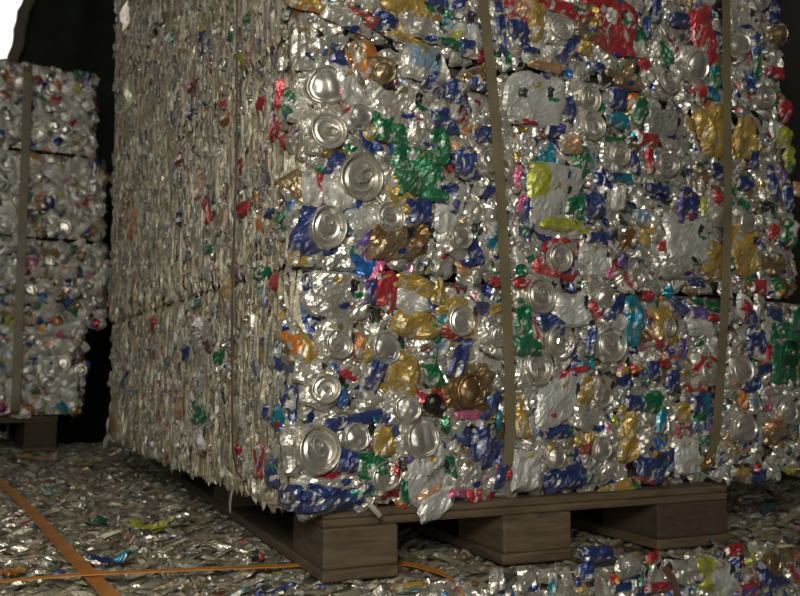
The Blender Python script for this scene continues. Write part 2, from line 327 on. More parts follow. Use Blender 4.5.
# ---- measured places of the pieces on the bale faces (metres)
FRONT=[
('D',0.039,0.577,0.064,0.061,0,'S','S',0.0255),('L',0.041,0.522,0.058,0.055,0,'S','Y',0.0216),('D',0.082,0.547,0.034,0.032,0,'W','W',0.0148),
('P',0.066,0.578,0.039,0.055,30,'W','R',0.0),('P',0.094,0.62,0.035,0.045,20,'O','T2',0.0),('D',0.111,0.604,0.046,0.04,0,'T2','K',0.0151),
('P',0.117,0.67,0.03,0.028,-20,'B','B',0.0),('P',0.083,0.671,0.045,0.018,-10,'R2','S',0.0),('P',0.155,0.698,0.08,0.029,0,'Y','Y',0.0),
('P',0.188,0.71,0.024,0.016,0,'B','B',0.0),('P',0.226,0.715,0.024,0.03,-20,'B','W',0.0),('P',0.014,0.674,0.045,0.017,0,'Y','O',0.0),
('P',0.145,0.655,0.059,0.013,-10,'Y','T2',0.0),('P',0.17,0.633,0.055,0.042,0,'LB','S',0.0),('P',0.21,0.663,0.051,0.012,-5,'G','S',0.0),
('P',0.237,0.659,0.021,0.024,0,'B','S',0.0),('P',0.185,0.607,0.024,0.029,-20,'B','S',0.0),('P',0.217,0.598,0.025,0.034,0,'B','S',0.0),
('P',0.202,0.561,0.041,0.036,0,'B','S',0.0),('P',0.251,0.614,0.019,0.021,0,'B','S',0.0),('P',0.255,0.548,0.025,0.021,0,'B','Y',0.0),
('P',0.127,0.536,0.049,0.033,-10,'G','G',0.0),('P',0.193,0.534,0.035,0.067,0,'G','G',0.0),('P',0.166,0.492,0.068,0.071,0,'G','G',0.0),
('P',0.163,0.535,0.034,0.033,0,'S','S',0.0),('P',0.14,0.567,0.075,0.051,0,'S','S',0.0),('P',0.065,0.665,0.066,0.022,-10,'S','S',0.0),
('P',0.176,0.674,0.064,0.031,0,'S','W',0.0),('P',0.008,0.629,0.022,0.06,0,'S','S',0.0),('L',0.084,0.472,0.085,0.077,-30,'S','B',0.0292),
('P',0.052,0.486,0.019,0.036,-25,'B','B',0.0),('L',0.043,0.409,0.069,0.065,0,'B','B',0.0248),('P',0.024,0.453,0.027,0.04,0,'W','R',0.0),
('P',0.053,0.451,0.033,0.044,35,'W','W',0.0),('P',0.073,0.434,0.019,0.027,-30,'B','B',0.0),('P',0.092,0.421,0.041,0.04,30,'W','W',0.0),
('L',0.124,0.428,0.052,0.047,0,'S','Y',0.0184),('P',0.138,0.454,0.045,0.031,-40,'Y','Y',0.0),('P',0.128,0.398,0.06,0.044,0,'T2','N',0.0),
('P',0.158,0.406,0.042,0.042,-10,'N','N',0.0),('P',0.164,0.438,0.037,0.033,0,'B','B',0.0),('P',0.209,0.463,0.034,0.035,-30,'B','S',0.0),
('P',0.209,0.438,0.038,0.055,-20,'W','W',0.0),('P',0.23,0.511,0.023,0.034,0,'B','B',0.0),('P',0.241,0.397,0.025,0.037,20,'B','S',0.0),
('D',0.22,0.411,0.047,0.052,-20,'S','S',0.0166),('P',0.005,0.38,0.015,0.021,0,'B','Y',0.0),('P',0.011,0.367,0.027,0.012,0,'Y','S',0.0),
('P',0.091,0.395,0.015,0.033,-40,'PU','S',0.0),('P',0.052,0.329,0.081,0.054,0,'S','S',0.0),('P',0.016,0.343,0.011,0.018,0,'B','B',0.0),
('P',0.097,0.335,0.021,0.029,0,'B','PU',0.0),('P',0.119,0.338,0.032,0.046,-15,'R','R',0.0),('P',0.154,0.326,0.046,0.027,-20,'W','W',0.0),
('P',0.158,0.347,0.052,0.025,-20,'Y','Y',0.0),('P',0.158,0.299,0.058,0.032,-10,'Y','Y',0.0),('P',0.189,0.341,0.02,0.032,0,'Y','S',0.0),
('L',0.053,0.273,0.05,0.053,0,'S','S',0.0173),('P',0.011,0.272,0.024,0.046,35,'Y','O',0.0),('P',0.081,0.273,0.017,0.028,10,'O','S',0.0),
('D',0.116,0.27,0.053,0.051,-20,'S','S',0.0202),('P',0.108,0.245,0.019,0.051,-28,'B','B',0.0),('P',0.142,0.241,0.044,0.048,-35,'Y','Y',0.0),
('P',0.056,0.228,0.016,0.049,20,'B2','B2',0.0),('P',0.068,0.242,0.02,0.019,0,'R','S',0.0),('P',0.183,0.24,0.019,0.036,30,'G','G',0.0),
('P',0.219,0.26,0.022,0.051,-18,'B','B',0.0),('L',0.221,0.305,0.062,0.058,0,'Y','S',0.0188),('P',0.204,0.289,0.025,0.012,-30,'R','R',0.0),
('D',0.179,0.204,0.039,0.034,0,'K','R',0.0121),('D',0.234,0.219,0.064,0.062,-10,'N','N',0.0211),('P',0.233,0.189,0.041,0.011,0,'P','P',0.0),
('D',0.142,0.199,0.046,0.043,0,'S','S',0.0166),('L',0.037,0.223,0.049,0.044,-20,'S','S',0.0171),('P',0.001,0.205,0.011,0.04,0,'B','B',0.0),
('P',0.019,0.242,0.031,0.03,-20,'S','S',0.0),('L',0.032,0.154,0.073,0.065,-10,'S','S',0.0269),('P',0.081,0.186,0.072,0.016,8,'B','B',0.0),
('D',0.078,0.167,0.058,0.035,-10,'S','S',0.0161),('P',0.114,0.162,0.025,0.035,0,'Y','Y',0.0),('P',0.124,0.179,0.018,0.029,20,'B','B',0.0),
('D',0.164,0.164,0.066,0.057,0,'S','S',0.0239),('P',0.069,0.141,0.028,0.027,0,'B','B',0.0),('P',0.097,0.136,0.044,0.032,0,'G','G',0.0),
('P',0.101,0.108,0.034,0.014,0,'G','G',0.0),('L',0.117,0.121,0.06,0.047,-10,'S','R',0.0197),('P',0.063,0.118,0.067,0.02,-10,'S','R',0.0),
('P',0.053,0.102,0.082,0.034,0,'B','B',0.0),('P',0.003,0.103,0.021,0.026,0,'B','B',0.0),('P',0.177,0.12,0.078,0.055,30,'W','W',0.0),
('P',0.205,0.13,0.02,0.062,38,'G','G',0.0),('P',0.24,0.094,0.02,0.022,0,'R','R',0.0),('P',0.186,0.084,0.052,0.029,20,'W','W',0.0),
('P',0.176,0.1,0.025,0.019,0,'O2','W',0.0),('P',0.217,0.096,0.026,0.012,0,'P','P',0.0),('P',0.14,0.132,0.012,0.019,10,'K','B',0.0),
('P',0.14,0.103,0.012,0.026,0,'G','S',0.0),('P',0.231,0.115,0.044,0.037,0,'S','S',0.0),('P',0.479,0.744,0.093,0.078,-10,'R','R',0.0),
('P',0.516,0.737,0.026,0.066,-20,'R','R',0.0),('P',0.392,0.747,0.098,0.02,-8,'R','R',0.0),('P',0.484,0.753,0.023,0.021,-35,'W','W',0.0),
('P',0.438,0.736,0.036,0.053,0,'T2','Y',0.0),('P',0.349,0.721,0.027,0.062,0,'Y','Y',0.0),('L',0.39,0.717,0.063,0.052,0,'S','S',0.0202),
('P',0.321,0.73,0.04,0.034,0,'O2','R',0.0),('P',0.322,0.701,0.031,0.039,40,'B','B',0.0),('P',0.289,0.698,0.014,0.069,0,'B','B',0.0),
('P',0.336,0.671,0.019,0.026,-30,'B','S',0.0),('P',0.405,0.689,0.02,0.047,-35,'B','S',0.0),('P',0.432,0.697,0.022,0.02,0,'Y','Y',0.0),
('P',0.364,0.657,0.058,0.014,0,'O2','Y',0.0),('P',0.298,0.651,0.014,0.027,0,'G','S',0.0),('P',0.456,0.672,0.022,0.015,0,'B','B',0.0),
('P',0.47,0.654,0.026,0.021,0,'K','K',0.0),('P',0.504,0.669,0.068,0.039,0,'T2','S',0.0),('P',0.343,0.607,0.093,0.069,0,'W','W',0.0),  # the K patch paints the darkness of a hole into the colour
('P',0.322,0.613,0.016,0.014,0,'K2','K2',0.0),('P',0.403,0.606,0.023,0.037,10,'B','B',0.0),('L',0.435,0.621,0.065,0.052,0,'S','S',0.0202),
('L',0.441,0.585,0.065,0.052,0,'S','S',0.0201),('P',0.49,0.634,0.032,0.03,0,'B','B',0.0),('P',0.489,0.6,0.041,0.021,0,'TE','TE',0.0),
('P',0.516,0.631,0.017,0.024,0,'O','O',0.0),('P',0.321,0.574,0.042,0.008,3,'R','S',0.0),('P',0.376,0.569,0.034,0.017,10,'B','PU',0.0),
('P',0.264,0.551,0.04,0.016,5,'B','B2',0.0),('P',0.474,0.57,0.044,0.01,0,'G','S',0.0),('P',0.402,0.554,0.038,0.025,0,'O2','S',0.0),
('P',0.669,0.757,0.05,0.084,20,'R','R',0.0),('P',0.617,0.775,0.046,0.026,10,'B','B',0.0),('P',0.57,0.781,0.018,0.04,0,'B','B',0.0),
('P',0.549,0.749,0.014,0.034,10,'B','B',0.0),('P',0.58,0.717,0.025,0.037,30,'G','S',0.0),('P',0.535,0.728,0.031,0.046,0,'G','S',0.0),
('P',0.69,0.7,0.022,0.042,0,'G','TE',0.0),('P',0.682,0.67,0.026,0.019,0,'TE','B',0.0),('P',0.658,0.663,0.018,0.031,-30,'R','S',0.0),
('P',0.684,0.623,0.072,0.072,15,'Y','O',0.0),('P',0.749,0.61,0.05,0.062,5,'Y','Y',0.0),('P',0.784,0.75,0.021,0.067,0,'G','B',0.0),
('P',0.825,0.727,0.041,0.02,0,'R','R',0.0),('P',0.765,0.693,0.02,0.023,20,'B','B',0.0),('P',0.845,0.667,0.032,0.038,-30,'R','R',0.0),
('P',0.828,0.821,0.031,0.017,0,'B','B',0.0),('D',0.836,0.793,0.044,0.034,0,'T2','S',0.012),('P',0.838,0.623,0.038,0.034,-10,'YG','YG',0.0),
('P',0.815,0.635,0.019,0.03,10,'W','W',0.0),('P',0.543,0.578,0.033,0.018,0,'R','R',0.0),('P',0.531,0.622,0.04,0.039,30,'G','S',0.0),
('D',0.649,0.706,0.081,0.063,0,'S','S',0.0237),('P',0.584,0.6,0.08,0.061,0,'LG','S',0.0),('P',0.752,0.802,0.069,0.057,0,'S','S',0.0),
('P',0.242,0.507,0.03,0.037,0,'B','B',0.0),('L',0.264,0.515,0.05,0.045,0,'S','S',0.0172),('P',0.271,0.476,0.033,0.014,30,'B','S',0.0),
('P',0.312,0.495,0.011,0.035,0,'P','P',0.0),('P',0.32,0.462,0.016,0.024,0,'P','P',0.0),('P',0.331,0.457,0.021,0.049,-15,'B','B',0.0),
('P',0.333,0.493,0.015,0.041,0,'B','PU',0.0),('P',0.374,0.474,0.088,0.091,-2,'W','YG',0.0),('P',0.373,0.51,0.054,0.017,-5,'Y','YG',0.0),
('P',0.386,0.441,0.078,0.019,0,'YG','YG',0.0),('P',0.379,0.471,0.02,0.047,-10,'G','YG',0.0),('P',0.408,0.467,0.031,0.033,0,'G','G',0.0),
('P',0.358,0.475,0.02,0.036,0,'YG','Y',0.0),('P',0.44,0.475,0.039,0.037,0,'B','B',0.0),('P',0.446,0.429,0.036,0.013,8,'B','B',0.0),
('P',0.489,0.517,0.045,0.013,0,'TE','B',0.0),('L',0.488,0.55,0.06,0.052,0,'S','S',0.0175),('P',0.517,0.544,0.017,0.036,15,'B','B',0.0),
('P',0.488,0.488,0.026,0.038,-10,'W','K2',0.0),('P',0.501,0.428,0.025,0.039,-20,'N','S',0.0),('P',0.492,0.4,0.018,0.021,-20,'PU','B',0.0),
('L',0.378,0.395,0.067,0.057,0,'R','R',0.019),('P',0.442,0.395,0.053,0.042,0,'W','W',0.0),('P',0.465,0.387,0.011,0.031,0,'P','P',0.0),
('P',0.315,0.373,0.018,0.018,0,'G','G',0.0),('P',0.315,0.357,0.026,0.013,0,'R','R',0.0),('P',0.273,0.36,0.021,0.013,-10,'R','R',0.0),
('P',0.241,0.399,0.024,0.034,20,'B','B',0.0),('P',0.241,0.381,0.03,0.009,10,'B','B',0.0),('P',0.548,0.55,0.019,0.042,10,'R','R',0.0),
('L',0.579,0.545,0.064,0.048,0,'S','S',0.0181),('P',0.687,0.547,0.04,0.021,-30,'B','B',0.0),('P',0.765,0.576,0.021,0.029,0,'B','B',0.0),
('P',0.745,0.536,0.036,0.022,0,'B','B',0.0),('P',0.848,0.586,0.026,0.041,-10,'YG','G',0.0),('P',0.619,0.486,0.041,0.058,-10,'B','PU',0.0),
('P',0.621,0.473,0.012,0.009,0,'R','R',0.0),('P',0.681,0.509,0.017,0.017,0,'R','R',0.0),('P',0.557,0.508,0.051,0.012,-5,'B','B',0.0),
('D',0.679,0.476,0.055,0.046,0,'S','S',0.017),('P',0.654,0.486,0.013,0.037,0,'YG','G',0.0),('P',0.53,0.463,0.027,0.023,0,'LB','S',0.0),
('P',0.736,0.434,0.062,0.079,5,'Y','Y',0.0),('P',0.674,0.412,0.052,0.054,-30,'Y','Y',0.0),('P',0.81,0.544,0.02,0.055,20,'B','B',0.0),
('P',0.841,0.523,0.022,0.046,0,'B','B',0.0),('P',0.805,0.462,0.021,0.026,0,'R','R',0.0),('P',0.843,0.466,0.033,0.044,-15,'G','W',0.0),
('P',0.866,0.539,0.022,0.023,0,'O2','S',0.0),('D',0.742,0.474,0.054,0.054,0,'S','S',0.0174),('P',0.617,0.441,0.085,0.066,0,'W','S',0.0),
('P',0.602,0.398,0.072,0.039,0,'S','S',0.0),('P',0.768,0.375,0.032,0.022,0,'R','R',0.0),('P',0.633,0.376,0.029,0.013,0,'B','B',0.0),
('P',0.534,0.351,0.025,0.013,0,'R','R',0.0),('P',0.811,0.412,0.056,0.038,0,'T2','S',0.0),('L',0.345,0.345,0.075,0.056,0,'S','S',0.0239),
('P',0.397,0.326,0.058,0.043,0,'W','W',0.0),('D',0.455,0.347,0.064,0.039,-10,'S','S',0.0167),('P',0.429,0.326,0.01,0.026,-25,'R','R',0.0),
('P',0.474,0.332,0.021,0.051,-30,'B','B',0.0),('P',0.504,0.313,0.033,0.068,-5,'TE','TE',0.0),('P',0.477,0.314,0.035,0.02,-20,'W','W',0.0),
('P',0.361,0.306,0.045,0.025,-20,'B','B',0.0),('L',0.375,0.282,0.067,0.056,0,'S','S',0.0227),('L',0.463,0.28,0.072,0.058,0,'S','S',0.0248),
('P',0.43,0.286,0.017,0.044,-5,'B','B',0.0),('P',0.316,0.313,0.025,0.044,0,'G','G',0.0),('P',0.325,0.276,0.042,0.026,0,'G','G',0.0),
('P',0.338,0.295,0.013,0.038,20,'R','S',0.0),('L',0.34,0.248,0.068,0.057,0,'S','S',0.0222),('P',0.4,0.243,0.044,0.009,12,'R','R',0.0),
('P',0.381,0.208,0.093,0.055,25,'W','W',0.0),('P',0.416,0.215,0.026,0.037,0,'Y','Y',0.0),('D',0.445,0.21,0.06,0.049,0,'S','S',0.0162),
('P',0.503,0.2,0.029,0.022,0,'B','B',0.0),('P',0.51,0.25,0.025,0.016,20,'O','R',0.0),('L',0.275,0.289,0.049,0.054,0,'S','S',0.0166),
('P',0.234,0.307,0.019,0.038,0,'Y','Y',0.0),('P',0.252,0.323,0.02,0.015,0,'B','B',0.0),('P',0.28,0.324,0.03,0.012,20,'Y','Y',0.0),
('P',0.247,0.222,0.05,0.055,-10,'N','T2',0.0),('P',0.266,0.199,0.027,0.041,-20,'B','LB',0.0),('P',0.352,0.185,0.032,0.013,0,'R','R',0.0),
('P',0.311,0.186,0.022,0.051,0,'Y','Y',0.0),('P',0.324,0.206,0.025,0.033,0,'S','S',0.0),('L',0.565,0.306,0.05,0.055,0,'Y','R',0.013),
('P',0.66,0.343,0.071,0.014,-5,'G','G',0.0),('P',0.633,0.329,0.033,0.018,0,'PU','PU',0.0),('P',0.66,0.324,0.019,0.01,0,'R','R',0.0),
('P',0.638,0.308,0.057,0.024,0,'W','W',0.0),('L',0.65,0.242,0.074,0.059,0,'R','S',0.0191),('P',0.599,0.278,0.014,0.026,0,'PU','PU',0.0),
('P',0.541,0.244,0.019,0.028,0,'B','B',0.0),('P',0.577,0.229,0.025,0.031,0,'B','K',0.0),('P',0.561,0.256,0.023,0.011,0,'R','R',0.0),
('P',0.75,0.288,0.04,0.047,-10,'B','S',0.0),('D',0.719,0.247,0.073,0.063,0,'S','S',0.0211),('P',0.761,0.245,0.047,0.015,20,'B','B',0.0),
('P',0.736,0.227,0.037,0.019,30,'B','B',0.0),('L',0.829,0.274,0.079,0.095,0,'G','G',0.0189),('P',0.849,0.33,0.03,0.041,-20,'G','G',0.0),
('P',0.717,0.201,0.019,0.029,10,'O','O',0.0),('P',0.78,0.271,0.02,0.028,0,'R','S',0.0),('P',0.536,0.199,0.041,0.02,0,'G','G',0.0),
('P',0.633,0.198,0.036,0.029,0,'B','TE',0.0),('P',0.595,0.186,0.031,0.026,0,'Y','Y',0.0),('D',0.816,0.183,0.069,0.046,0,'S','S',0.0186),
('P',0.258,0.163,0.036,0.073,-12,'B','TE',0.0),('P',0.267,0.169,0.016,0.05,-12,'K','TE',0.0),('P',0.365,0.165,0.056,0.018,0,'B','B',0.0),
('P',0.491,0.167,0.029,0.03,0,'Y','Y',0.0),('P',0.49,0.136,0.034,0.033,0,'Y','Y',0.0),('D',0.442,0.14,0.055,0.063,-15,'S','S',0.016),
('P',0.458,0.157,0.016,0.022,0,'B','B',0.0),('P',0.542,0.202,0.03,0.031,0,'G','G',0.0),('P',0.554,0.175,0.017,0.038,-15,'TE','TE',0.0),
('P',0.643,0.144,0.037,0.014,0,'G','G',0.0),('P',0.531,0.113,0.055,0.047,-10,'B','R',0.0),('P',0.563,0.116,0.025,0.036,0,'B','B',0.0),
('P',0.475,0.086,0.067,0.018,10,'Y','Y',0.0),('P',0.385,0.103,0.072,0.029,10,'B','B',0.0),('P',0.364,0.141,0.026,0.017,0,'Y','O',0.0),
('D',0.364,0.133,0.072,0.039,0,'S','S',0.0155),('P',0.321,0.117,0.044,0.046,0,'W','W',0.0),('P',0.28,0.115,0.013,0.036,-20,'B','B',0.0),
('P',0.604,0.123,0.055,0.051,0,'W','S',0.0),('P',0.642,0.114,0.03,0.026,0,'N','Y',0.0),('D',0.719,0.161,0.064,0.051,0,'S','S',0.0194),
('P',0.794,0.153,0.059,0.037,0,'T2','O2',0.0),('P',0.707,0.098,0.034,0.018,0,'Y','K',0.0),('P',0.744,0.1,0.017,0.013,0,'R','R',0.0),
('P',0.738,0.222,0.022,0.018,0,'B','B',0.0),('P',0.851,0.148,0.021,0.031,0,'Y','Y',0.0),('P',0.795,0.173,0.025,0.012,0,'O','O',0.0),
('P',0.431,0.178,0.067,0.036,-20,'S','S',0.0),('P',0.519,0.148,0.044,0.041,0,'S','S',0.0)]
SIDE=[
(1.089,1.077,0.105,0.077,'Y'),(0.634,0.858,0.049,0.036,'G'),(0.418,0.777,0.025,0.051,'B'),
(0.469,0.715,0.06,0.01,'R'),(0.262,0.603,0.05,0.018,'O'),(0.268,0.625,0.02,0.021,'R'),
(0.472,0.671,0.04,0.014,'B'),(0.2,0.67,0.023,0.029,'YG'),(0.099,0.577,0.023,0.026,'R'),
(0.053,0.54,0.036,0.043,'R'),(0.021,0.51,0.02,0.019,'R'),(0.04,0.574,0.014,0.042,'R'),
(0.18,0.72,0.022,0.02,'G'),(0.194,0.566,0.014,0.023,'G'),(1.082,0.876,0.104,0.084,'YG'),
(0.343,0.486,0.034,0.052,'R'),(0.341,0.534,0.022,0.04,'S'),(0.338,0.426,0.039,0.02,'G'),
(0.347,0.391,0.039,0.03,'S'),(0.162,0.456,0.034,0.024,'R'),(0.178,0.518,0.022,0.022,'R'),
(0.031,0.416,0.017,0.029,'G'),(0.067,0.434,0.026,0.016,'B'),(0.1,0.431,0.027,0.028,'O'),
(0.09,0.363,0.03,0.02,'G'),(0.046,0.347,0.021,0.026,'R'),(0.404,0.536,0.061,0.052,'O2'),
(0.548,0.607,0.066,0.022,'R'),(1.088,0.597,0.051,0.033,'R'),(0.942,0.562,0.045,0.066,'O'),
(0.524,0.504,0.028,0.031,'B'),(0.246,0.355,0.029,0.034,'Y'),(0.407,0.349,0.054,0.019,'G'),
(0.365,0.269,0.074,0.114,'S'),(0.364,0.181,0.073,0.038,'G'),(0.367,0.142,0.079,0.05,'W'),
(0.367,0.142,0.028,0.012,'R'),(0.981,0.23,0.08,0.047,'B'),(1.089,0.154,0.101,0.119,'Y'),
(0.469,0.273,0.033,0.032,'B'),(0.481,0.188,0.053,0.045,'O2'),(0.725,0.333,0.053,0.038,'R'),
(0.023,0.293,0.02,0.039,'Y'),(0.029,0.259,0.02,0.039,'B'),(-0.005,0.21,0.019,0.033,'B'),
(0.068,0.196,0.021,0.019,'B'),(0.033,0.19,0.034,0.032,'TE'),(0.087,0.135,0.033,0.045,'R'),
(0.047,0.124,0.034,0.039,'B'),(0.0,0.105,0.028,0.026,'B'),(0.27,0.264,0.03,0.025,'G'),
(1.068,0.104,0.111,0.026,'W')]
LOWER=[
('P',0.374,0.02,0.047,0.019,0,'B','B',0.0),('P',0.356,0.001,0.021,0.023,0,'B','S',0.0),('P',0.423,-0.003,0.039,0.026,0,'S','S',0.0),
('P',0.47,-0.03,0.037,0.011,0,'R','R',0.0),('P',0.582,-0.031,0.09,0.046,-20,'W','YG',0.0),('P',0.615,-0.021,0.017,0.04,10,'B','B',0.0),
('P',0.61,0.003,0.027,0.016,0,'R','R',0.0),('P',0.634,-0.052,0.046,0.013,0,'PU','R',0.0),('P',0.672,-0.038,0.027,0.043,20,'B','B',0.0),
('P',0.692,-0.05,0.044,0.014,10,'B','B',0.0),('P',0.444,-0.016,0.011,0.027,-10,'G','S',0.0),('P',0.412,-0.024,0.032,0.011,0,'B','B',0.0),
('P',0.4,-0.013,0.014,0.014,0,'O','R',0.0),('D',0.685,-0.022,0.052,0.043,0,'T2','S',0.0134),('P',0.115,0.009,0.037,0.01,0,'Y','TE',0.0),
('P',0.303,-0.008,0.013,0.025,0,'TE','W',0.0),('P',0.226,0.003,0.019,0.026,0,'S','S',0.0),('P',0.269,0.001,0.028,0.029,0,'S','S',0.0),
('P',0.463,0.007,0.02,0.015,0,'R','O',0.0),('P',0.531,-0.019,0.053,0.033,0,'S','S',0.0)]
SCRAPS=[
((-0.099, 1.697, 0.003), 0.1, 0.05, 20, 'O2', 'T2', 'orange-tan curled scrap in front of the distant stack pallet', 100),
((-0.013, 1.473, 0.003), 0.05, 0.035, 0, 'Y', 'YG', 'small yellow scrap in the dark middle of the floor', 101),
((-0.052, 0.427, 0.003), 0.06, 0.022, 10, 'YG', 'T2', 'dull yellow-green flattened scrap left of the pallet', 102),
((-0.263, 0.216, 0.003), 0.03, 0.03, 30, 'O', 'Y', 'small orange scrap at the bottom left corner', 103),
((-0.149, 0.217, 0.003), 0.05, 0.018, 0, 'B', 'TE', 'dark teal flat scrap beside the wide orange strap', 104),
((-0.125, 0.524, 0.003), 0.05, 0.02, 40, 'G', 'S', 'green and silver shiny scrap between strap and pallet', 105),
((-0.168, 1.734, 0.003), 0.03, 0.03, 40, 'N', 'R', 'brown-red scrap at the far end of the wide orange strap', 106),
]
TEXTS=[('ORIGIN', 0.1815, 0.1263, 0.0095, 145),('NEI', 0.4914, 0.4915, 0.009, 90),]
# ------------------------------------------------------------------ bales
def can_item(kind, w, h, c1, c2, ringr, rng, fine=True):
    """returns (body buffer, lid buffer or None) in local coords"""
    nx = max(6, min(20, int(w / .0035))) if fine else max(4, min(9, int(w / .009)))
    ny = max(6, min(20, int(h / .0035))) if fine else max(4, min(9, int(h / .009)))
    B = Buf()
    mat = (0 if c1 in METAL else 1) if fine else (0 if rng.random() < .15 else 3)
    big = min(w, h)
    amp = min(.0062, .0016 + big * .10)
    if c1 == 'W': amp *= .75
    V, F, Cc = sheet(w, h, nx, ny, PAL[c1], PAL[c2], rng, amp=amp, tuck=min(.006, .002 + big * .09), wob=.13)
    B.add(V, F, Cc, mat, False)
    Lb = None
    if kind in 'LD' and ringr > 0:
        base = PAL['S'] if c1 not in ('Y', 'T2', 'N', 'K', 'W', 'G') or kind == 'L' and c1 not in ('G',) else PAL[c1]
        if kind == 'D' and c1 in ('T2', 'N'): base = PAL[c1]
        Lb = lid(ringr, rng, kind, base, 40 if fine else 18)
        for i in range(len(Lb.v)):
            Lb.v[i] = Lb.v[i] + np.array([0, 0, amp * .6 + .003])
    return B, Lb

def strip_item(w, h, c1, c2, rng, fine=True, amp=None, dull=None):
    nx = 5 if w > .007 else 4
    ny = max(5, min(18, int(h / .006)))
    B = Buf()
    V, F, Cc = sheet(w, h, nx, ny, PAL[c1], PAL[c2], rng, amp=amp or min(.004, .001 + w * .25), tuck=min(.007, .002 + w * .35), wob=.10, strip=True)
    V[:, 0] += .12 * w * np.sin(V[:, 1] / max(h, .01) * 7 + rng.uniform(0, 6))
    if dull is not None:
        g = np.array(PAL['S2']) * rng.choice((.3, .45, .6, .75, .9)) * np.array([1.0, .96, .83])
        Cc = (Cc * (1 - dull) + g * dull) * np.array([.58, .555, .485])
    B.add(V, F, Cc, 3 if dull is not None else (0 if c1 in METAL else 1), False)
    return B

def core_box(B, x0, x1, y0, y1, z0, z1, rng, inset=.012, n=.02):
    """crumpled inner mass closing the bale"""
    x0 += inset; x1 -= inset; y0 += inset; y1 -= inset; z0 += .004; z1 -= .005
    def quad(p, u, v):
        p, u, v = [np.array(q, float) for q in (p, u, v)]
        nu = max(2, int(np.linalg.norm(u) / n)); nv = max(2, int(np.linalg.norm(v) / n))
        s, t = np.meshgrid(np.linspace(0, 1, nu), np.linspace(0, 1, nv), indexing='ij')
        V = p + s.ravel()[:, None] * u + t.ravel()[:, None] * v
        nn = np.cross(u, v); nn /= np.linalg.norm(nn)
        e = ((s > 0) & (s < 1) & (t > 0) & (t < 1)).ravel()
        V += (np.array([rng.uniform(-.004, .004) for _ in range(len(V))]) * e)[:, None] * nn
        Cc = np.array([np.array(PAL[rng.choice(['S2', 'K2', 'T2', 'S2'])]) * .6 for _ in range(len(V))])
        B.add(V, gridf(nu, nv), Cc, 0, False)
    X, Y, Z = x1 - x0, y1 - y0, z1 - z0
    quad((x0, y0, z0), (X, 0, 0), (0, 0, Z)); quad((x0, y1, z0), (0, 0, Z), (X, 0, 0))
    quad((x0, y0, z0), (0, 0, Z), (0, Y, 0)); quad((x1, y0, z0), (0, Y, 0), (0, 0, Z))
    quad((x0, y0, z1), (X, 0, 0), (0, Y, 0)); quad((x0, y0, z0), (0, Y, 0), (X, 0, 0))

def jgrid(L0, L1, step, rng):
    n = max(1, int(round((L1 - L0) / step)))
    return [L0 + (i + .5 + rng.uniform(-.45, .45)) * (L1 - L0) / n for i in range(n)]

